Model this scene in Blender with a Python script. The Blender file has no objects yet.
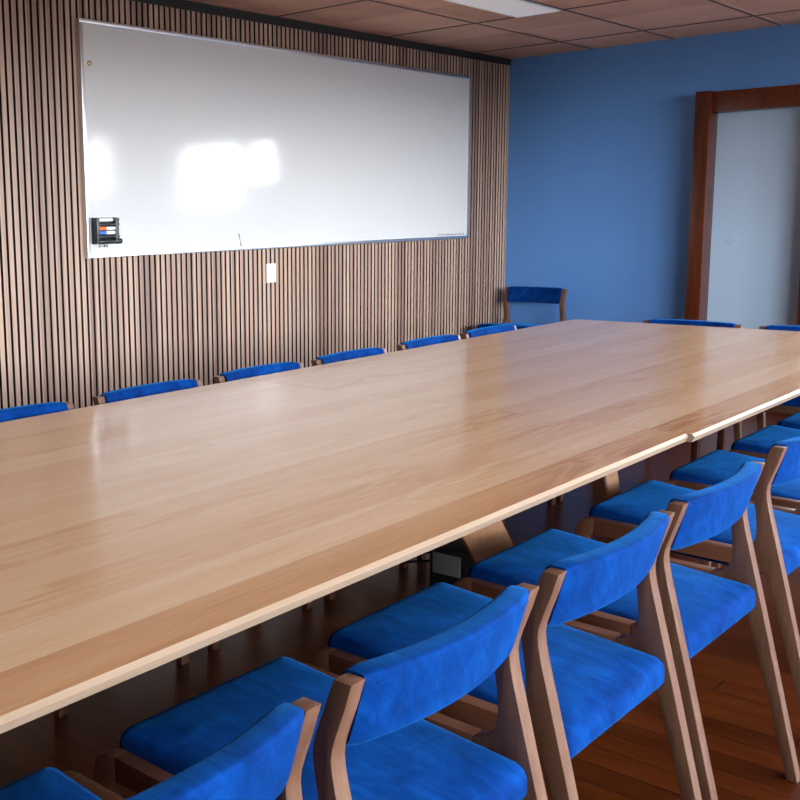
import bpy, bmesh, math, random
from mathutils import Vector, Matrix
random.seed(7)
SC = bpy.context.scene
COL = SC.collection
PI = math.pi

# ------------------------------------------------------------------ helpers
def new_obj(name, bm, mat, parent=None, smooth=None):
    me = bpy.data.meshes.new(name)
    bmesh.ops.recalc_face_normals(bm, faces=bm.faces[:])
    bm.to_mesh(me); bm.free()
    if smooth is not None:
        for p in me.polygons: p.use_smooth = True
        me.set_sharp_from_angle(angle=math.radians(smooth))
    for m in (mat if isinstance(mat, (list, tuple)) else [mat]): me.materials.append(m)
    o = bpy.data.objects.new(name, me); COL.objects.link(o)
    if parent: o.parent = parent
    return o
def thing(name, label, cat, loc=(0, 0, 0), rz=0.0, group=None):
    o = bpy.data.objects.new(name, None); COL.objects.link(o)
    o.empty_display_size = 0.1
    o.location = loc; o.rotation_euler = (0, 0, rz)
    return tag(o, label, cat, group)
def tag(o, label, cat, group=None):
    o['label'] = label; o['category'] = cat
    if group: o['group'] = group
    return o
def struct(name, bm, mat, smooth=None):
    o = new_obj(name, bm, mat, None, smooth); o['kind'] = 'structure'; return o
def dup(root, loc, rz, label):
    r = root.copy(); COL.objects.link(r); r.location = loc; r.rotation_euler = (0, 0, rz); r['label'] = label
    for ch in list(root.children):
        c = ch.copy(); COL.objects.link(c); c.parent = r
        for g in list(ch.children):
            d = g.copy(); COL.objects.link(d); d.parent = c
    return r
def box(bm, x0, x1, y0, y1, z0, z1, bevel=0.0, mi=0):
    v = [bm.verts.new((x, y, z)) for x in (x0, x1) for y in (y0, y1) for z in (z0, z1)]
    fs = [bm.faces.new([v[i] for i in q]) for q in ((0,1,3,2),(4,6,7,5),(0,4,5,1),(2,3,7,6),(0,2,6,4),(1,5,7,3))]
    for f in fs: f.material_index = mi
    if bevel:
        es = {e for f in fs for e in f.edges}
        bmesh.ops.bevel(bm, geom=list(es), offset=bevel, segments=2, affect='EDGES', profile=0.6)
def mbox(*a, **k):
    bm = bmesh.new(); box(bm, *a, **k); return bm
def prism(bm, poly, y0, y1, bevel=0.0, ang=25):
    """extrude a polygon given in (x, z) along y"""
    a = [bm.verts.new((x, y0, z)) for x, z in poly]; b = [bm.verts.new((x, y1, z)) for x, z in poly]
    n = len(poly); fs = [bm.faces.new(a), bm.faces.new(b[::-1])]
    for i in range(n): fs.append(bm.faces.new((a[i], b[i], b[(i+1) % n], a[(i+1) % n])))
    bmesh.ops.recalc_face_normals(bm, faces=fs)
    if bevel:
        es = [e for e in {e for f in fs for e in f.edges} if e.calc_face_angle(0) > math.radians(ang)]
        bmesh.ops.bevel(bm, geom=es, offset=bevel, segments=2, affect='EDGES', profile=0.6)
def loft(bm, rings, cap0=True, cap1=True, closed=True):
    R = [[bm.verts.new(p) for p in r] for r in rings]
    n = len(R[0])
    for a, b in zip(R, R[1:]):
        for i in range(n if closed else n-1):
            bm.faces.new((a[i], a[(i+1) % n], b[(i+1) % n], b[i]))
    if cap0: bm.faces.new(R[0][::-1])
    if cap1: bm.faces.new(R[-1])
def tube(bm, pts, r, n=10):
    pts = [Vector(p) for p in pts]; rings = []
    for i, p in enumerate(pts):
        t = (pts[min(i+1, len(pts)-1)] - pts[max(i-1, 0)]).normalized()
        up = Vector((0, 0, 1)) if abs(t.z) < .9 else Vector((1, 0, 0))
        a = t.cross(up).normalized(); b = t.cross(a)
        rr = r[i] if isinstance(r, (list, tuple)) else r
        rings.append([p + (a*math.cos(2*PI*k/n) + b*math.sin(2*PI*k/n))*rr for k in range(n)])
    loft(bm, rings)
def catmull(pts, k=8):
    P = [Vector(p) for p in pts]; P = [P[0]] + P + [P[-1]]; out = []
    for i in range(1, len(P)-2):
        for j in range(k):
            t = j/k; a, b, c, d = P[i-1], P[i], P[i+1], P[i+2]
            out.append(.5*((2*b) + (c-a)*t + (2*a-5*b+4*c-d)*t*t + (3*b-a-3*c+d)*t**3))
    return out + [P[-2]]
def rrect(x0, x1, y0, y1, r, k=6):
    out = []
    for cx, cy, a0 in ((x1-r, y1-r, 0), (x0+r, y1-r, 90), (x0+r, y0+r, 180), (x1-r, y0+r, 270)):
        for j in range(k+1):
            a = math.radians(a0 + 90*j/k); out.append((cx + r*math.cos(a), cy + r*math.sin(a)))
    return out

# ------------------------------------------------------------------ materials
class NT:
    def __init__(s, name):
        s.m = bpy.data.materials.new(name); s.m.use_nodes = True
        s.t = s.m.node_tree; s.b = s.t.nodes['Principled BSDF']
    def n(s, typ, **k):
        nd = s.t.nodes.new(typ)
        for a, v in k.items():
            if a == 'i':
                for kk, vv in v.items():
                    if isinstance(vv, bpy.types.NodeSocket): s.t.links.new(vv, nd.inputs[kk])
                    else: nd.inputs[kk].default_value = vv
            else: setattr(nd, a, v)
        return nd
    def math(s, op, a, b=0.0):
        nd = s.n('ShaderNodeMath', operation=op, i={0: a, 1: b}); return nd.outputs[0]
    def xyz(s, x=0.0, y=0.0, z=0.0): return s.n('ShaderNodeCombineXYZ', i={0: x, 1: y, 2: z}).outputs[0]
    def coords(s):
        tc = s.n('ShaderNodeTexCoord'); sp = s.n('ShaderNodeSeparateXYZ', i={0: tc.outputs['Object']})
        return tc.outputs['Object'], sp.outputs
    def noise(s, vec, scale=1.0, detail=4.0, rough=0.5, dist=0.0):
        return s.n('ShaderNodeTexNoise', i={'Vector': vec, 'Scale': scale, 'Detail': detail, 'Roughness': rough, 'Distortion': dist}).outputs['Fac']
    def white(s, vec): return s.n('ShaderNodeTexWhiteNoise', noise_dimensions='3D', i={'Vector': vec}).outputs['Value']
    def ramp(s, fac, stops):
        nd = s.n('ShaderNodeValToRGB', i={0: fac}); el = nd.color_ramp.elements
        while len(el) < len(stops): el.new(0.5)
        for e, (p, c) in zip(el, stops): e.position = p; e.color = (*c, 1)
        return nd.outputs[0]
    def mix(s, fac, a, b, mode='MIX'):
        nd = s.n('ShaderNodeMix', data_type='RGBA', blend_type=mode)
        for idx, v in ((0, fac), (6, a), (7, b)):
            if isinstance(v, bpy.types.NodeSocket): s.t.links.new(v, nd.inputs[idx])
            else: nd.inputs[idx].default_value = v if idx == 0 else (*v, 1)
        return nd.outputs[2]
    def set(s, **k):
        for a, v in k.items():
            a = a.replace('_', ' ')
            if isinstance(v, bpy.types.NodeSocket): s.t.links.new(v, s.b.inputs[a])
            elif a in ('Base Color', 'Sheen Tint', 'Specular Tint', 'Emission Color'): s.b.inputs[a].default_value = (*v, 1)
            else: s.b.inputs[a].default_value = v
        return s
    def bump(s, h, strength=0.2, dist=0.01):
        nd = s.n('ShaderNodeBump', i={'Height': h, 'Strength': strength, 'Distance': dist}); s.t.links.new(nd.outputs[0], s.b.inputs['Normal'])

def plain(name, col, rough=0.5, metal=0.0, **k):
    return NT(name).set(Base_Color=col, Roughness=rough, Metallic=metal, **k).m

def plank_wood(name, across, along, w, length, stops, grain=(0.75, 1.08), gap=0.0, gapcol=(0.01, 0.005, 0.003), rough=0.3, coat=0.0, bump=0.05, rw=0.55, spec=0.5):
    s = NT(name); vec, sp = s.coords()
    u = s.math('DIVIDE', sp[across], w); i = s.math('FLOOR', u)
    off = s.white(s.xyz(i, 3.7, 1.1))
    v = s.math('ADD', s.math('DIVIDE', sp[along], length), s.math('MULTIPLY', off, 7.0)); j = s.math('FLOOR', v)
    rnd = s.white(s.xyz(i, j, 0.5))
    shift = s.math('MULTIPLY', rnd, 37.0)
    a1 = s.math('ADD', s.math('MULTIPLY', sp[across], 1.0), shift)
    gv = s.xyz(s.math('MULTIPLY', a1, 90.0), s.math('MULTIPLY', sp[along], 3.0), s.math('MULTIPLY', sp[2], 20.0))
    fine = s.noise(gv, 1.0, 6.0, 0.65, 0.3)
    bv = s.xyz(s.math('MULTIPLY', a1, 14.0), s.math('MULTIPLY', sp[along], 0.9), shift)
    broad = s.noise(bv, 1.0, 3.0, 0.55, 1.2)
    fac = s.math('ADD', s.math('MULTIPLY', rnd, rw), s.math('MULTIPLY', broad, 1-rw))
    col = s.ramp(fac, stops)
    g = s.n('ShaderNodeMapRange', i={0: fine, 1: 0.3, 2: 0.7, 3: grain[0], 4: grain[1]}).outputs[0]
    col = s.mix(1.0, col, s.n('ShaderNodeCombineColor', i={0: g, 1: g, 2: g}).outputs[0], 'MULTIPLY')
    if gap:
        fu = s.math('FRACT', u); d = s.math('MINIMUM', fu, s.math('SUBTRACT', 1.0, fu))
        fv = s.math('FRACT', v); dv = s.math('MINIMUM', fv, s.math('SUBTRACT', 1.0, fv))
        m1 = s.math('LESS_THAN', d, gap/w); m2 = s.math('LESS_THAN', dv, gap/length)
        m = s.math('MAXIMUM', m1, m2)
        col = s.mix(m, col, gapcol)
        if bump: s.bump(s.math('SUBTRACT', s.math('MULTIPLY', broad, 0.35), m), bump, 0.004)
    elif bump: s.bump(fine, bump, 0.002)
    s.set(Base_Color=col, Roughness=rough, Specular_IOR_Level=spec)
    if coat: s.set(Coat_Weight=coat, Coat_Roughness=0.12)
    return s.m

def solid_wood(name, dark, light, along, rough=0.4, scale=1.0, spec=0.5):
    """grain running along an object axis; tone differs from one piece to the next"""
    s = NT(name); vec, sp = s.coords()
    oi = s.n('ShaderNodeObjectInfo').outputs['Random']
    m = [70.0*scale]*3; m[along] = 4.0*scale
    gv = s.xyz(s.math('ADD', s.math('MULTIPLY', sp[0], m[0]), s.math('MULTIPLY', oi, 50.0)), s.math('MULTIPLY', sp[1], m[1]), s.math('MULTIPLY', sp[2], m[2]))
    f = s.noise(gv, 1.0, 5.0, 0.6, 0.4)
    f2 = s.math('ADD', s.math('MULTIPLY', f, 0.8), s.math('MULTIPLY', oi, 0.2))
    s.set(Base_Color=s.ramp(f2, [(0.25, dark), (0.75, light)]), Roughness=rough, Specular_IOR_Level=spec)
    s.bump(f, 0.06, 0.002)
    return s.m

M = {}
# table: pale timber boards running along the table
def table_mat():
    s = NT('table_timber'); vec, sp = s.coords()
    u = s.math('DIVIDE', s.math('SUBTRACT', 0.852, sp[0]), 0.123); i = s.math('FLOOR', u)
    tones = [0.10, 0.74, 0.50, 0.70, 0.56, 0.78, 0.62, 0.72, 0.55, 0.76, 0.60, 0.52, 0.68, 0.58]
    rp = s.n('ShaderNodeValToRGB', i={0: s.math('DIVIDE', s.math('ADD', i, 0.5), 14.0)}); rp.color_ramp.interpolation = 'CONSTANT'
    el = rp.color_ramp.elements
    while len(el) < 14: el.new(0.5)
    for k, t in enumerate(tones): el[k].position = k/14; el[k].color = (t, t, t, 1)
    tone = rp.outputs[0]; sh = s.math('MULTIPLY', i, 7.31)
    x = s.math('ADD', sp[0], sh)
    broad = s.noise(s.xyz(s.math('MULTIPLY', x, 11.0), s.math('MULTIPLY', sp[1], 1.3), sh), 1.0, 3.0, 0.5, 0.9)
    fine = s.noise(s.xyz(s.math('MULTIPLY', x, 130.0), s.math('MULTIPLY', sp[1], 5.0), sh), 1.0, 6.0, 0.7, 0.4)
    ring = s.math('SINE', s.math('MULTIPLY', broad, 42.0))                       # cathedral figure, only in patches
    patch = s.n('ShaderNodeMapRange', i={0: s.noise(s.xyz(s.math('MULTIPLY', x, 4.0), s.math('MULTIPLY', sp[1], 0.8), s.math('ADD', sh, 3.3)), 1.0, 2.0), 1: 0.52, 2: 0.66, 3: 0.0, 4: 1.0}).outputs[0]
    fig = s.math('MULTIPLY', s.math('MULTIPLY', s.math('ADD', ring, -0.4), patch), 0.13)
    fac = s.math('ADD', s.math('ADD', s.math('MULTIPLY', tone, 0.62), s.math('MULTIPLY', broad, 0.44)), fig)
    fac = s.math('ADD', fac, s.math('MULTIPLY', s.math('SUBTRACT', fine, 0.5), 0.42))
    col = s.ramp(fac, [(0.08, (0.44, 0.205, 0.088)), (0.32, (0.61, 0.335, 0.165)), (0.58, (0.71, 0.45, 0.262)), (0.85, (0.78, 0.54, 0.355))])
    vo = s.n('ShaderNodeTexVoronoi', i={'Vector': s.xyz(s.math('MULTIPLY', sp[0], 2.3), s.math('MULTIPLY', sp[1], 1.5), 0.7), 'Scale': 1.0}).outputs['Distance']
    knot = s.n('ShaderNodeMapRange', i={0: vo, 1: 0.012, 2: 0.03, 3: 0.85, 4: 0.0}).outputs[0]
    col = s.mix(knot, col, (0.10, 0.05, 0.03))
    fu = s.math('FRACT', u); d = s.math('MINIMUM', fu, s.math('SUBTRACT', 1.0, fu))
    col = s.mix(s.math('MULTIPLY', s.math('LESS_THAN', d, 0.010), 0.22), col, (0.35, 0.2, 0.12))
    s.set(Base_Color=col, Roughness=0.23, Coat_Weight=0.3, Coat_Roughness=0.1)
    s.bump(fine, 0.015, 0.002)
    return s.m
M['table'] = table_mat()
M['table_edge'] = solid_wood('table_edge_timber', (0.27, 0.185, 0.120), (0.33, 0.232, 0.16), 1, 0.4)
M['table_leg'] = solid_wood('table_leg_timber', (0.37, 0.18, 0.085), (0.48, 0.255, 0.13), 2, 0.4)
M['walnut'] = solid_wood('chair_walnut', (0.085, 0.034, 0.017), (0.165, 0.082, 0.048), 2, 0.38)
M['jamb'] = solid_wood('door_hardwood', (0.040, 0.0068, 0.0016), (0.12, 0.024, 0.005), 2, 0.3, 0.5)
M['floor'] = plank_wood('floor_boards', 1, 0, 0.09, 2.6,
    [(0.2, (0.034, 0.0064, 0.0011)), (0.5, (0.062, 0.0120, 0.0018)), (0.85, (0.090, 0.0185, 0.003))], grain=(0.7, 1.15), gap=0.0022, spec=0.16, rw=0.4, rough=0.30, bump=0.25)

def velvet():
    s = NT('blue_velvet'); vec, sp = s.coords()
    oi = s.n('ShaderNodeObjectInfo').outputs['Random']
    sh = s.math('MULTIPLY', oi, 30.0)
    v = s.xyz(s.math('ADD', sp[0], sh), sp[1], sp[2])
    big = s.noise(v, 9.0, 3.0, 0.55, 0.8)
    st = s.noise(s.xyz(s.math('MULTIPLY', sp[0], 12.0), s.math('ADD', s.math('MULTIPLY', sp[1], 34.0), s.math('MULTIPLY', sp[2], 22.0)), s.math('MULTIPLY', sp[2], 12.0)), 1.0, 3.0, 0.6, 0.6)
    f = s.math('ADD', s.math('MULTIPLY', big, 0.6), s.math('MULTIPLY', st, 0.4))
    fine = s.noise(v, 420.0, 2.0, 0.6)
    col = s.ramp(f, [(0.32, (0.0002, 0.012, 0.080)), (0.52, (0.0004, 0.028, 0.160)), (0.72, (0.0015, 0.057, 0.265))])
    s.set(Base_Color=col, Roughness=0.85, Specular_IOR_Level=0.05, Sheen_Weight=0.30, Sheen_Roughness=0.4, Sheen_Tint=(0.03, 0.34, 1.0))
    s.bump(s.math('ADD', s.math('MULTIPLY', f, 1.0), s.math('MULTIPLY', fine, 0.06)), 0.28, 0.011)
    return s.m
M['velvet'] = velvet()

def slat_mat():
    s = NT('slat_veneer'); vec, sp = s.coords()
    i = s.math('FLOOR', s.math('DIVIDE', s.math('ADD', sp[1], 20.0 + PH), PITCH))
    r = s.white(s.xyz(i, 2.0, 0.3))
    g = s.noise(s.xyz(s.math('MULTIPLY', sp[0], 60.0), s.math('ADD', s.math('MULTIPLY', sp[1], 110.0), s.math('MULTIPLY', r, 40.0)), s.math('MULTIPLY', sp[2], 2.2)), 1.0, 5.0, 0.6, 0.3)
    f = s.math('ADD', s.math('MULTIPLY', r, 0.5), s.math('MULTIPLY', g, 0.5))
    col = s.ramp(f, [(0.25, (0.225, 0.140, 0.104)), (0.5, (0.37, 0.246, 0.184)), (0.8, (0.51, 0.352, 0.258))])
    s.set(Base_Color=col, Roughness=0.5)
    return s.m
PITCH = 0.0411
PH = (4.948 % PITCH)
M['slat'] = slat_mat()
M['felt'] = plain('black_felt', (0.006, 0.006, 0.007), 0.95)

def paint(name, col, amt=0.04, rough=0.55):
    s = NT(name); vec, sp = s.coords()
    f = s.noise(vec, 1.3, 3.0, 0.5); fine = s.noise(vec, 260.0, 2.0, 0.5)
    c2 = tuple(min(1, c*(1+amt)) for c in col); c1 = tuple(c*(1-amt) for c in col)
    s.set(Base_Color=s.ramp(f, [(0.3, c1), (0.7, c2)]), Roughness=rough); s.bump(fine, 0.06, 0.001)
    return s.m
M['blue_wall'] = paint('blue_wall_paint', (0.105, 0.28, 0.66))
M['plain_wall'] = paint('pale_wall_paint', (0.30, 0.29, 0.28))

def tile_mat():
    s = NT('ceiling_tile'); vec, sp = s.coords()
    i = s.math('FLOOR', s.math('DIVIDE', s.math('SUBTRACT', sp[0], 0.09), 0.65)); j = s.math('FLOOR', s.math('DIVIDE', sp[1], 1.18))
    r = s.white(s.xyz(i, j, 0.2))
    f = s.noise(vec, 3.2, 4.0, 0.6, 0.5); sp2 = s.noise(vec, 150.0, 2.0, 0.6)
    ff = s.math('ADD', s.math('MULTIPLY', r, 0.35), s.math('MULTIPLY', f, 0.65))
    col = s.ramp(ff, [(0.3, (0.56, 0.30, 0.20)), (0.55, (0.70, 0.40, 0.275)), (0.8, (0.80, 0.50, 0.37))])
    s.set(Base_Color=col, Roughness=0.8); s.bump(sp2, 0.1, 0.001)
    return s.m
M['tile'] = tile_mat()
M['grid'] = plain('ceiling_grid_metal', (0.055, 0.045, 0.042), 0.45)
M['trim_black'] = plain('black_trim', (0.012, 0.011, 0.011), 0.6)
M['board'] = NT('whiteboard_enamel').set(Base_Color=(0.61, 0.61, 0.62), Roughness=0.10, Specular_IOR_Level=0.22).m
M['alu'] = plain('brushed_aluminium', (0.62, 0.63, 0.65), 0.32, 0.9)
M['white_plastic'] = plain('white_plastic', (0.80, 0.80, 0.80), 0.35)
M['black_plastic'] = plain('black_plastic', (0.012, 0.012, 0.014), 0.35)
M['grey_plastic'] = plain('grey_plastic', (0.22, 0.22, 0.23), 0.5)
M['steel'] = plain('steel', (0.35, 0.33, 0.31), 0.35, 0.9)
M['brass'] = plain('brass', (0.45, 0.28, 0.14), 0.4, 0.8)
M['orange'] = plain('orange_plastic', (0.75, 0.16, 0.03), 0.4)
M['marker_blue'] = plain('blue_plastic', (0.04, 0.16, 0.55), 0.4)
M['ink'] = plain('grey_ink', (0.10, 0.10, 0.13), 0.6)
M['pale_ink'] = plain('pale_lettering', (0.52, 0.61, 0.72), 0.6)
M['diffuser'] = plain('light_diffuser', (0.85, 0.83, 0.84), 0.4)
M['diffuser'].node_tree.nodes['Principled BSDF'].inputs['Emission Color'].default_value = (1.0, 0.95, 0.95, 1)
M['diffuser'].node_tree.nodes['Principled BSDF'].inputs['Emission Strength'].default_value = 0.03
M['frost'] = NT('frosted_glass').set(Base_Color=(0.40, 0.53, 0.70), Roughness=0.22, Specular_IOR_Level=0.4).m
M['window_frame'] = plain('window_frame_paint', (0.70, 0.70, 0.70), 0.4)
def pane_mat():
    s = NT('clear_pane'); t = s.t
    tr = s.n('ShaderNodeBsdfTransparent', i={0: (0.97, 0.98, 0.98, 1)}); gl = s.n('ShaderNodeBsdfGlossy', i={0: (1, 1, 1, 1), 'Roughness': 0.02})
    mx = s.n('ShaderNodeMixShader', i={0: 0.07, 1: tr.outputs[0], 2: gl.outputs[0]})
    t.links.new(mx.outputs[0], t.nodes['Material Output'].inputs[0]); return s.m
M['pane'] = pane_mat()

# ------------------------------------------------------------------ room shell
W, NEAR, CEIL = 6.8, -10.6, 2.575
struct('floor', mbox(-0.06, W+0.1, NEAR-0.1, 0.1, -0.1, 0.0), M['floor'])
struct('ceiling', mbox(-0.06, W+0.1, NEAR-0.1, 0.1, CEIL, CEIL+0.1), M['tile'])
# slatted left wall: felt backing with vertical veneered slats
bm = bmesh.new()
box(bm, -0.06, -0.02, NEAR-0.1, 0.1, 0, CEIL, mi=1)
k = 0; y = -PH
def slat(ya, yb, zt):
    n0 = len(bm.faces); box(bm, -0.02, 0.0, ya, yb, 0.0, zt, mi=1); bm.faces.ensure_lookup_table()
    for f in bm.faces[n0:]:
        if abs(f.calc_center_median().x) < 1e-5: f.material_index = 0
while y - PITCH > NEAR:
    slat(y-PITCH+0.007, y-0.007, CEIL-0.05); y -= PITCH
box(bm, -0.02, 0.002, -0.012, -0.001, 0.0, CEIL-0.05, mi=0)
struct('wall_left', bm, [M['slat'], M['felt']])
struct('trim_1', mbox(-0.02, 0.012, NEAR, -0.002, CEIL-0.05, CEIL-0.001), M['trim_black'])
# far blue wall with the window openings to the right of the glazed door
FW = [(2.365, 2.93, 1.68, 2.13), (2.98, 3.90, 1.46, 2.13), (4.98, 5.46, 1.62, 2.32)]
bm = bmesh.new()
prev = -0.02
for a, b, z0, z1 in FW:
    box(bm, prev, a, 0, 0.1, 0, CEIL); box(bm, a, b, 0, 0.1, 0, z0); box(bm, a, b, 0, 0.1, z1, CEIL); prev = b
box(bm, prev, W+0.1, 0, 0.1, 0, CEIL)
struct('wall_far', bm, M['blue_wall'])
# right wall with four big windows
RW = [(-7.9, -5.7), (-5.3, -3.1), (-2.7, -0.35)]; RZ = (1.02, 2.40)
bm = bmesh.new(); prev = NEAR-0.1
for a, b in RW:
    box(bm, W, W+0.1, prev, a, 0, CEIL); box(bm, W, W+0.1, a, b, 0, RZ[0]); box(bm, W, W+0.1, a, b, RZ[1], CEIL); prev = b
box(bm, W, W+0.1, prev, 0.0, 0, CEIL)
struct('wall_right', bm, M['plain_wall'])
struct('wall_near', mbox(-0.02, W, NEAR-0.1, NEAR, 0, CEIL), M['plain_wall'])
struct('baseboard_far', mbox(0.004, 1.53, -0.018, -0.001, 0.0, 0.12, bevel=0.004), M['jamb'])
wn = 0
def window(x0, x1, y0, y1, z0, z1, mull):
    """frame and pane filling an opening; runs along x or along y"""
    global wn; wn += 1
    alongx = (x1-x0) > (y1-y0); f = 0.035
    bm = bmesh.new()
    def bar(a, b, za, zb):
        if alongx: box(bm, a, b, y0, y1, za, zb)
        else: box(bm, x0, x1, a, b, za, zb)
    lo, hi = (x0, x1) if alongx else (y0, y1)
    bar(lo, hi, z0, z0+f); bar(lo, hi, z1-f, z1); bar(lo, lo+f, z0+f, z1-f); bar(hi-f, hi, z0+f, z1-f)
    for m in mull: bar(m-0.03, m+0.03, z0+f, z1-f)
    o = struct('window_%d' % wn, bm, M['window_frame'])
    bm = bmesh.new()
    if alongx: c = (y0+y1)/2; box(bm, lo+f, hi-f, c-0.003, c+0.003, z0+f, z1-f)
    else: c = (x0+x1)/2; box(bm, c-0.003, c+0.003, lo+f, hi-f, z0+f, z1-f)
    new_obj('pane', bm, M['pane'], o)
for a, b in RW: window(W+0.02, W+0.08, a, b, *RZ, [(a+b)/2])
for a, b, z0, z1 in FW: window(a, b, 0.02, 0.08, z0, z1, [])

# ceiling grid
bm = bmesh.new(); g = 0.006; zt = CEIL-0.004
gx = [0.69, 1.29, 2.0, 2.64, 3.28, 3.92, 4.56, 5.2]; gy = [-0.54 - 1.165*i for i in range(9)]
for x in gx: box(bm, x-g, x+g, NEAR, -0.001, zt, CEIL-0.0002)
for y in gy: box(bm, 0.013, W-0.001, y-g, y+g, zt, CEIL-0.0002)
struct('trim_2', bm, M['grid'])
# recessed light beside the grid line
t = thing('ceiling_light', 'long narrow white ceiling light panel set into the brown tiles', 'light', (0.985, -2.3, CEIL-0.006))
L0, L1, LY0, LY1 = 0.0, 0.296, -0.57, 0.594
bm = bmesh.new()
for a in ((L0, L1, LY0, LY0+0.012), (L0, L1, LY1-0.012, LY1), (L0, L0+0.012, LY0, LY1), (L1-0.012, L1, LY0, LY1)): box(bm, *a, -0.003, 0.0055)
new_obj('frame', bm, M['white_plastic'], t)
new_obj('diffuser', mbox(L0+0.011, L1-0.011, LY0+0.011, LY1-0.011, -0.001, 0.005), M['diffuser'], t)

# door in its heavy hardwood frame (frame stands proud of the wall)
bm = bmesh.new()
box(bm, 1.535, 1.637, -0.20, 0.0, 0.0, 2.172, bevel=0.006)
door = struct('door_1', bm, M['jamb'], 30)
o = new_obj('jamb', mbox(2.270, 2.362, -0.20, 0.0, 0.0, 2.172, bevel=0.006), M['jamb'], door, 30)
o = new_obj('head', mbox(1.637, 2.270, -0.15, 0.0, 2.028, 2.166, bevel=0.004), M['jamb'], door, 30)
o = new_obj('bottom_rail', mbox(1.637, 2.270, -0.06, 0.0, 0.0, 0.16, bevel=0.004), M['jamb'], door, 30)
o = new_obj('glass_pane', mbox(1.637, 2.270, -0.040, -0.028, 0.16, 2.028), M['frost'], door)
bm = bmesh.new(); n = 24                                   # faint pale lettering on the pane
ring = [(1.765+0.022*math.cos(2*PI*i/n), 1.149+0.027*math.sin(2*PI*i/n)) for i in range(n)]
for i in range(2, n-1):
    (xa, za), (xb, zb) = ring[i-1], ring[i]
    box(bm, min(xa, xb)-0.002, max(xa, xb)+0.002, -0.0415, -0.0402, min(za, zb)-0.002, max(za, zb)+0.002)
for i, x in enumerate((1.822, 1.876, 1.915, 1.955, 2.004)): box(bm, x-0.004, x+0.004, -0.0415, -0.0402, 1.145, 1.153 + (0.010 if i == 0 else 0))
new_obj('lettering', bm, M['pale_ink'], door)

# ------------------------------------------------------------------ whiteboard and what is on it
BY0, BY1, BZ0, BZ1 = -4.425, -0.628, 1.180, 2.392
wb = thing('whiteboard', 'long white whiteboard in a thin silver frame on the slatted wall', 'whiteboard', (0.001, (BY0+BY1)/2, BZ0))
hy, hz = (BY1-BY0)/2, BZ1-BZ0
new_obj('writing_surface', mbox(0.004, 0.022, -hy+0.01, hy-0.01, 0.01, hz-0.01), M['board'], wb)
bm = bmesh.new(); f = 0.021
for a in ((-hy, hy, 0, f), (-hy, hy, hz-f, hz), (-hy, -hy+f, f, hz-f), (hy-f, hy, f, hz-f)): box(bm, 0.0, 0.030, *a, bevel=0.003)
new_obj('frame', bm, M['alu'], wb, 30)
bm = bmesh.new(); cy = (BY0+BY1)/2
def dot(bm, y, z, r, th, x=0.022):
    loft(bm, [[(x+xx, y+rr*math.cos(2*PI*i/14), z+rr*math.sin(2*PI*i/14)) for i in range(14)] for xx, rr in ((0, r), (th*0.7, r), (th, r*0.7))])
dot(bm, -4.363-cy, 2.174-BZ0, 0.013, 0.008)
new_obj('screw_cap', bm, M['brass'], wb, 40)
bm = bmesh.new()
tube(bm, [(0.0225, -3.246-cy, 1.272-BZ0), (0.0225, -3.240-cy, 1.245-BZ0), (0.0225, -3.231-cy, 1.207-BZ0)], [0.004, 0.0015, 0.003], 6)
for y, z in ((-3.249, 1.275), (-3.229, 1.207)): dot(bm, y-cy, z-BZ0, 0.005, 0.001)
new_obj('ink_mark', bm, M['ink'], wb)
bm = bmesh.new(); y = -1.06
while y < -0.69:                                            # tiny line of print along the bottom right corner
    w_ = random.uniform(0.006, 0.020); box(bm, 0.0221, 0.0226, y-cy, y+w_-cy, 1.209-BZ0, 1.209-BZ0+random.choice((0.008, 0.010, 0.012))); y += w_+random.uniform(0.004, 0.012)
new_obj('print_marks', bm, M['grey_plastic'], wb)

mh = thing('marker_holder', 'black plastic marker rack fixed at the lower left of the whiteboard', 'marker holder', (0.0232, -4.307, 1.262))
new_obj('back_plate', mbox(0.0, 0.024, -0.084, 0.070, -0.008, 0.128, bevel=0.003), M['black_plastic'], mh, 30)
for ya, yb in ((-0.084, -0.0645), (0.046, 0.070)):
    bm = bmesh.new()
    box(bm, 0.0235, 0.0475, ya, yb, -0.006, 0.127, bevel=0.004)
    new_obj('end_clip', bm, M['black_plastic'], mh, 30)
for i, yy in enumerate((-0.040, -0.008, 0.010)):
    bm = bmesh.new(); tube(bm, [(0.012, yy, -0.006), (0.013, yy, -0.018), (0.014, yy, -0.026)], [0.002, 0.002, 0.005], 8)
    new_obj('hook', bm, M['black_plastic'], mh, 40)
def marker(name, z, body, cap, cap_side, label, r=0.0095, y0=-0.064, y1=0.078, cat='marker'):
    t = thing(name, label, cat, (0.0232+0.035, -4.307, 1.262+z), 0, 'markers in the rack on the whiteboard')
    s = cap_side; a, b = (y0, y1)
    cut = b-0.045 if s > 0 else a+0.050
    b0, b1 = (a, cut) if s > 0 else (cut, 0.066)
    c0, c1 = (cut, b) if s > 0 else (a, cut)
    bm = bmesh.new(); tube(bm, [(0, b0, 0), (0, b0+0.003, 0), (0, b1-0.003, 0), (0, b1, 0)], [r*0.8, r, r, r*0.8], 16); new_obj('barrel', bm, body, t, 40)
    bm = bmesh.new(); tube(bm, [(0, c0, 0), (0, c0+0.003, 0), (0, c1-0.004, 0), (0, c1, 0)], [r*1.0, r*1.12, r*1.12, r*0.8], 16); new_obj('cap', bm, cap, t, 40)
    return t
marker('whiteboard_marker', 0.116, M['white_plastic'], M['black_plastic'], 1, 'white marker with black cap, topmost in the black rack')
marker('whiteboard_marker', 0.093, M['black_plastic'], M['black_plastic'], 1, 'all-black marker second from the top of the black rack')
marker('whiteboard_marker', 0.071, M['white_plastic'], M['orange'], -1, 'white marker with orange cap in the black rack')
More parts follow.
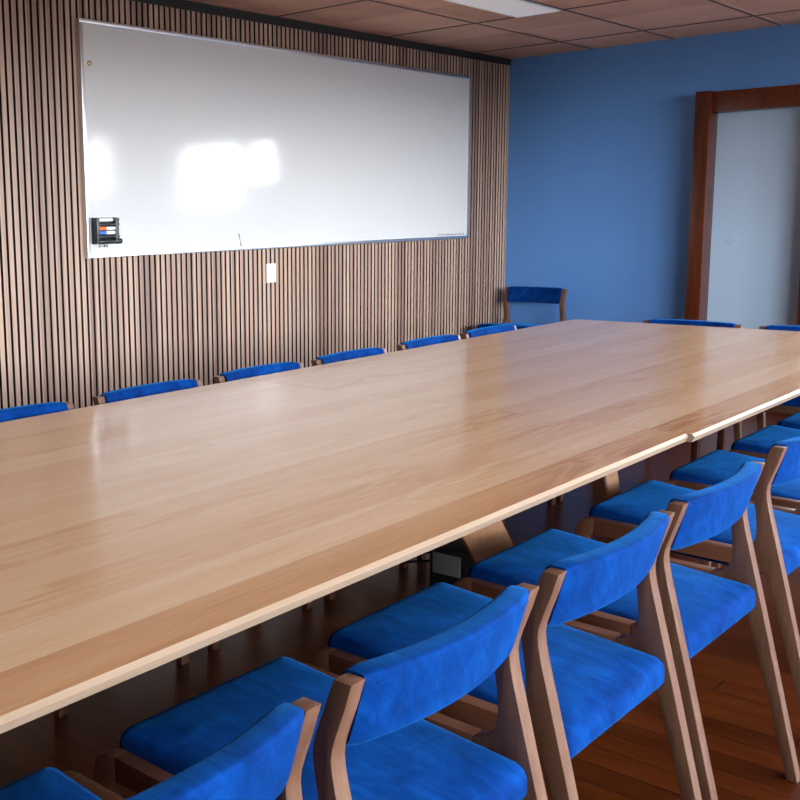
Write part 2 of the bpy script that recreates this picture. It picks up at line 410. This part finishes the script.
marker('whiteboard_marker', 0.049, M['white_plastic'], M['marker_blue'], -1, 'white marker with blue cap in the black rack')
marker('whiteboard_marker', 0.028, M['black_plastic'], M['black_plastic'], 1, 'black marker right below the blue-capped one in the rack')
marker('whiteboard_marker', 0.003, M['black_plastic'], M['black_plastic'], 1, 'thickest black marker at the bottom of the rack, sticking out to the right', r=0.0125, y1=0.094)

t = thing('light_switch', 'white double light switch on the slats below the whiteboard', 'light switch', (0.0005, -2.938, 1.027))
new_obj('face_plate', mbox(0, 0.010, -0.043, 0.043, -0.059, 0.059, bevel=0.003), M['white_plastic'], t, 30)
for z in (-0.022, 0.022): new_obj('rocker', mbox(0.0095, 0.015, -0.011, 0.011, z-0.010, z+0.010, bevel=0.002), M['white_plastic'], t, 30)

# ------------------------------------------------------------------ tables
TZ = 0.764
def table(x0, x1, y0, y1, label):
    cx, cy = (x0+x1)/2, (y0+y1)/2; hx, hy = (x1-x0)/2, (y1-y0)/2
    t = thing('conference_table', label, 'table', (cx, cy, 0), 0, 'timber conference tables joined end to end')
    bm = bmesh.new()
    def ring(ix, iy, z): return [(-hx+ix, -hy+iy, z), (hx-ix, -hy+iy, z), (hx-ix, hy-iy, z), (-hx+ix, hy-iy, z)]
    R = [ring(0.008, 0.0, TZ), ring(0.0, 0.0, TZ-0.0075), ring(0.008, 0.001, TZ-0.0235), ring(0.07, 0.06, TZ-0.040)]
    loft(bm, R)
    for f in bm.faces:
        c = f.calc_center_median(); f.material_index = 0 if (f.normal.z > 0.99 or abs(c.z-TZ) < 1e-4 or abs(c.z-TZ+0.040) < 1e-4) else 1
    new_obj('tabletop', bm, [M['table'], M['table_edge']], t)
    for sx in (-1, 1):
        for sy in (-1, 1):                                     # splayed plank legs set on the diagonal
            bm = bmesh.new()
            d = Vector((sx, sy, 0)).normalized(); nrm = Vector((-d.y, d.x, 0))
            foot = Vector((sx*(hx-0.235), sy*(hy-0.20), 0)); top = foot - d*0.385 + Vector((0, 0, TZ-0.038))
            rings = []
            for p, w in ((foot, 0.052), (top, 0.076)):
                rings.append([p - d*w - nrm*0.023, p + d*w - nrm*0.023, p + d*w + nrm*0.023, p - d*w + nrm*0.023])
            loft(bm, rings)
            bmesh.ops.recalc_face_normals(bm, faces=bm.faces[:])
            bmesh.ops.bevel(bm, geom=bm.edges[:], offset=0.004, segments=2, affect='EDGES')
            new_obj('leg', bm, M['table_leg'], t, 30)
    bm = bmesh.new()
    for sx in (-1, 1): box(bm, sx*0.42-0.03, sx*0.42+0.03, -hy+0.35, hy-0.35, TZ-0.095, TZ-0.040)
    for sy in (-1, 1): box(bm, -0.45, 0.45, sy*(hy-0.45)-0.03, sy*(hy-0.45)+0.03, TZ-0.095, TZ-0.0405)
    new_obj('under_frame', bm, M['trim_black'], t)
    return t
JY = -5.03
table(1.656, 3.352, -7.88, JY, 'pale timber conference table nearer the camera, its corner at lower left')
table(1.656, 3.368, JY+0.0015, -2.203, 'pale timber conference table at the blue wall end, joined behind the nearer table')

# ------------------------------------------------------------------ chair
BACK_LEG = [(0.0, .775), (-.012, .735), (-.026, .695), (-.033, .672), (-.035, .655), (-.033, .636), (-.027, .608), (.001, .50), (.027, .40), (.077, .20), (.127, 0),
            (.101, 0), (.046, .20), (-.004, .37), (-.016, .41), (-.028, .433), (-.048, .443), (-.075, .446), (-.10, .446),
            (-.10, .489), (-.080, .493), (-.066, .503), (-.057, .522), (-.054, .545), (-.058, .590), (-.065, .630), (-.068, .655), (-.066, .675), (-.058, .700), (-.045, .735), (-.031, .775)]
RAIL = [(-.0995, .446), (-.495, .452), (-.495, .497), (-.0995, .489)]
FRONT_LEG = [(-.495, .497), (-.520, .495), (-.536, .488), (-.546, .476), (-.550, .460), (-.554, .40), (-.566, 0), (-.540, 0), (-.524, .20), (-.516, .40), (-.513, .430), (-.507, .446), (-.495, .452)]
HW, PT = 0.256, 0.032
def make_chair(label, cat_group):
    t = thing('dining_chair', label, 'chair', (0, 0, 0), 0, cat_group)
    for s in (-1, 1):
        ya, yb = (s*HW, s*(HW-PT)); y0, y1 = min(ya, yb), max(ya, yb)
        bm = bmesh.new(); prism(bm, BACK_LEG, y0, y1, 0.0025, 40); new_obj('back_leg', bm, M['walnut'], t, 30)
        bm = bmesh.new(); prism(bm, RAIL, y0+0.0006, y1-0.0006, 0.002, 60); new_obj('side_rail', bm, M['walnut_x_shaded'], t, 30)
        bm = bmesh.new(); prism(bm, FRONT_LEG, y0, y1, 0.0025, 40); new_obj('front_leg', bm, M['walnut_front_shaded'], t, 30)
    bm = bmesh.new()
    box(bm, -.545, -.522, -HW+PT-0.001, HW-PT+0.001, .425, .462, bevel=0.002); new_obj('front_rail', bm, M['walnut_y'], t, 30)
    # seat cushion
    iw = HW-PT-0.0015; bm = bmesh.new(); rings = []
    x0, x1 = -.532, .012; zb, zt = .428, .502
    def zof(x, z): return z + (-(x) - .26)*0.088 * (1.0 if z > .45 else .5)
    for ins, z, r in ((.030, zb, .012), (.006, zb+.003, .018), (0, zb+.012, .02), (0, zt-.026, .02), (.003, zt-.013, .02), (.009, zt-.005, .018), (.020, zt-.001, .016),
                      (.05, zt+.004, .02), (.09, zt+.008, .02), (.14, zt+.011, .02), (.19, zt+.0125, .02)):
        rings.append([(x, y, zof(x, z)) for x, y in rrect(x0+ins, x1-ins, -iw+ins, iw-ins, r)])
    loft(bm, rings); new_obj('seat', bm, M['velvet'], t, 70)
    # curved back pad between the posts
    bm = bmesh.new(); rings = []; n = 22; pw = HW-PT-0.0005
    for i in range(n+1):
        u = -1 + 2*i/n; y = u*pw; bow = 0.032*(1-u*u); e = max(0, (abs(u)-.93)/.07)
        th, H0, H1 = 0.0245-0.004*e*e, .660+.004*e, .782-.004*e
        prof = []
        for k_ in range(28):
            a = 2*PI*k_/28; cx, cz = math.cos(a), math.sin(a)
            px = math.copysign(abs(cx)**0.36, cx); pz = math.copysign(abs(cz)**0.26, cz)
            prof.append((px, pz))
        r = []
        for px, pz in prof:
            z = (H0+H1)/2 + pz*(H1-H0)/2
            lean = (z-.775)/.12*.034
            r.append((-0.0205 + lean + px*th + bow, y, z))
        rings.append(r)
    loft(bm, rings); pad = new_obj('backrest', bm, M['velvet'], t, 60)
    # top seams of the pad
    for side in (1,):
        bm = bmesh.new(); pts = []
        for i in range(n+1):
            u = -.925 + 1.85*i/n; bow = 0.032*(1-u*u); pts.append((-0.0205 + (0.764-.775)/.12*.034 + 0.0236 + bow, u*pw, 0.764))
        tube(bm, pts, 0.0014, 6); new_obj('seam', bm, M['velvet'], pad, 60)
    return t
M['walnut_x_shaded'] = solid_wood('chair_walnut_rail_shaded', (0.085, 0.029, 0.014), (0.14, 0.056, 0.030), 0, 0.38)  # same walnut, with the shade under the seat put into its colour
M['walnut_front_shaded'] = solid_wood('chair_walnut_front_shaded', (0.085, 0.029, 0.014), (0.14, 0.056, 0.030), 2, 0.42)  # front legs share the rail's darker tone, shade painted into the wood
M['walnut_y'] = solid_wood('chair_walnut_crossrail', (0.085, 0.034, 0.017), (0.165, 0.082, 0.048), 1, 0.38)

G_NEAR, G_FAR, G_END = 'chairs along the near side of the tables', 'chairs along the slatted wall side of the tables', 'chairs at the far end of the tables'
near = [(-7.295, 3.642, 'blue velvet chair with walnut frame cut off at the bottom left corner'),
        (-6.7175, 3.641, 'blue velvet walnut chair at bottom centre, second from the lower left corner'),
        (-6.136, 3.641, 'blue velvet walnut chair right of centre, third from the lower left corner along the table'),
        (-5.567, 3.636, 'blue velvet walnut chair, the fourth along the near table side, left of the right-edge chair'),
        (-4.866, 3.624, 'blue velvet walnut chair whose backrest is cut by the right photo edge'),
        (-4.275, 3.63, 'blue velvet chair just beyond the right-edge backrest, only its seat showing'),
        (-3.690, 3.63, 'second blue seat beyond the right-edge backrest, below the far table edge'),
        (-3.168, 3.63, 'farthest blue seat on the near table side, at the right photo edge')]
proto = make_chair(near[0][2], G_NEAR)
for i, (y, x, lab) in enumerate(near):
    o = proto if i == 0 else dup(proto, (x, y, 0), 0, lab)
    o.location = (x, y, 0); o.rotation_euler = (0, 0, random.uniform(-0.008, 0.008))
far = [(-6.065, 1.573, 'blue chair top behind the table at the left photo edge'),
       (-5.44, 1.568, 'blue chair top behind the table, second from the left photo edge'),
       (-4.840, 1.573, 'blue chair top behind the table, below the light switch'),
       (-4.250, 1.582, 'blue chair top behind the table, third to the left of the corner chair'),
       (-3.610, 1.580, 'blue chair top behind the table, second to the left of the corner chair'),
       (-3.040, 1.578, 'blue chair top just in front of the empty corner chair')]
for y, x, lab in far:
    o = dup(proto, (x, y, 0), PI + random.uniform(-0.008, 0.008), lab); o['group'] = G_FAR
for x, y, lab in ((2.295, -2.125, 'blue chair at the far table end, in front of the left door jamb'),
                  (2.895, -2.125, 'blue chair at the far table end, cut by the right photo edge')):
    o = dup(proto, (x, y, 0), PI/2, lab); o['group'] = G_END
o = dup(proto, (0.362, -0.14, 0), PI/2, 'single blue chair standing in the corner against the blue wall'); del o['group']

# ------------------------------------------------------------------ under the table
t = thing('power_box', 'black power box with a grey plate on the floor under the table', 'power box', (2.43, -4.66, 0))
new_obj('housing', mbox(-0.10, 0.10, -0.075, 0.075, 0, 0.165, bevel=0.005), M['black_plastic'], t, 30)
new_obj('cover_plate', mbox(-0.083, 0.033, -0.081, -0.0745, 0.066, 0.144, bevel=0.002), M['grey_plastic'], t, 30)
for k_, (dz, lab) in enumerate(((0.115, 'upper of the two black cables running from the power box'), (0.080, 'lower of the two black cables running from the power box'))):
    bm = bmesh.new()
    tube(bm, catmull([(2.328, -4.66+0.02*k_, dz), (2.25, -4.70, dz-0.005), (2.10, -4.78, dz-0.03), (1.98, -4.83+0.02*k_, 0.03), (1.88, -4.86+0.03*k_, 0.0055), (1.70, -4.9+0.05*k_, 0.0055)]), 0.0055, 8)
    tag(new_obj('power_cable', bm, M['black_plastic'], None, 60), lab, 'cable', 'cables of the power box')

# ------------------------------------------------------------------ daylight
w = bpy.data.worlds.new('World'); SC.world = w; w.use_nodes = True
nt = w.node_tree; bg = nt.nodes['Background']
tc = nt.nodes.new('ShaderNodeTexCoord'); sp = nt.nodes.new('ShaderNodeSeparateXYZ'); nt.links.new(tc.outputs['Generated'], sp.inputs[0])
rp = nt.nodes.new('ShaderNodeValToRGB'); mr = nt.nodes.new('ShaderNodeMapRange')
mr.inputs[1].default_value = -1; mr.inputs[2].default_value = 1
nt.links.new(sp.outputs[2], mr.inputs[0]); nt.links.new(mr.outputs[0], rp.inputs[0])
el = rp.color_ramp.elements
el[0].position = 0.0; el[0].color = (0.012, 0.011, 0.010, 1); el[1].position = 0.485; el[1].color = (0.085, 0.085, 0.08, 1)
for p, c in ((0.51, (0.95, 0.98, 1.0)), (0.65, (0.9, 0.96, 1.05)), (1.0, (0.7, 0.85, 1.1))):
    e = el.new(p); e.color = (*c, 1)
nt.links.new(rp.outputs[0], bg.inputs[0]); bg.inputs[1].default_value = 6.0
def portal(loc, rot, sx, sy):
    l = bpy.data.lights.new('window_portal', 'AREA'); l.shape = 'RECTANGLE'; l.size = sx; l.size_y = sy; l.cycles.is_portal = True
    o = bpy.data.objects.new('window_portal', l); COL.objects.link(o); o.location = loc; o.rotation_euler = rot
for a, b in RW: portal((W+0.11, (a+b)/2, sum(RZ)/2), (0, PI/2, 0), RZ[1]-RZ[0], b-a)
for a, b, z0, z1 in FW: portal(((a+b)/2, 0.11, (z0+z1)/2), (-PI/2, 0, 0), b-a, z1-z0)

# ------------------------------------------------------------------ camera
yaw, pit, rol, f = 0.7674, 0.1600, -0.0195, 1075.47
fw = Vector((-math.sin(yaw)*math.cos(pit), math.cos(yaw)*math.cos(pit), -math.sin(pit)))
r = Vector((math.cos(yaw), math.sin(yaw), 0)); u = r.cross(fw)
r2 = r*math.cos(rol) + u*math.sin(rol); u2 = -r*math.sin(rol) + u*math.cos(rol)
cam = bpy.data.cameras.new('camera'); cam.sensor_width = 36; cam.lens = f/800*36
cam.shift_x = (400-216.15)/800; cam.shift_y = (389.14-400)/800; cam.clip_start = 0.05
co = bpy.data.objects.new('camera', cam); COL.objects.link(co)
mw = Matrix((r2, u2, -fw)).transposed().to_4x4(); mw.translation = Vector((4.4423, -8.0518, 1.389)); co.matrix_world = mw
SC.camera = co
vs = SC.view_settings; vs.view_transform = 'Standard'; vs.look = 'None'; vs.gamma = 1.0; vs.use_curve_mapping = False
vs.exposure = 2.82
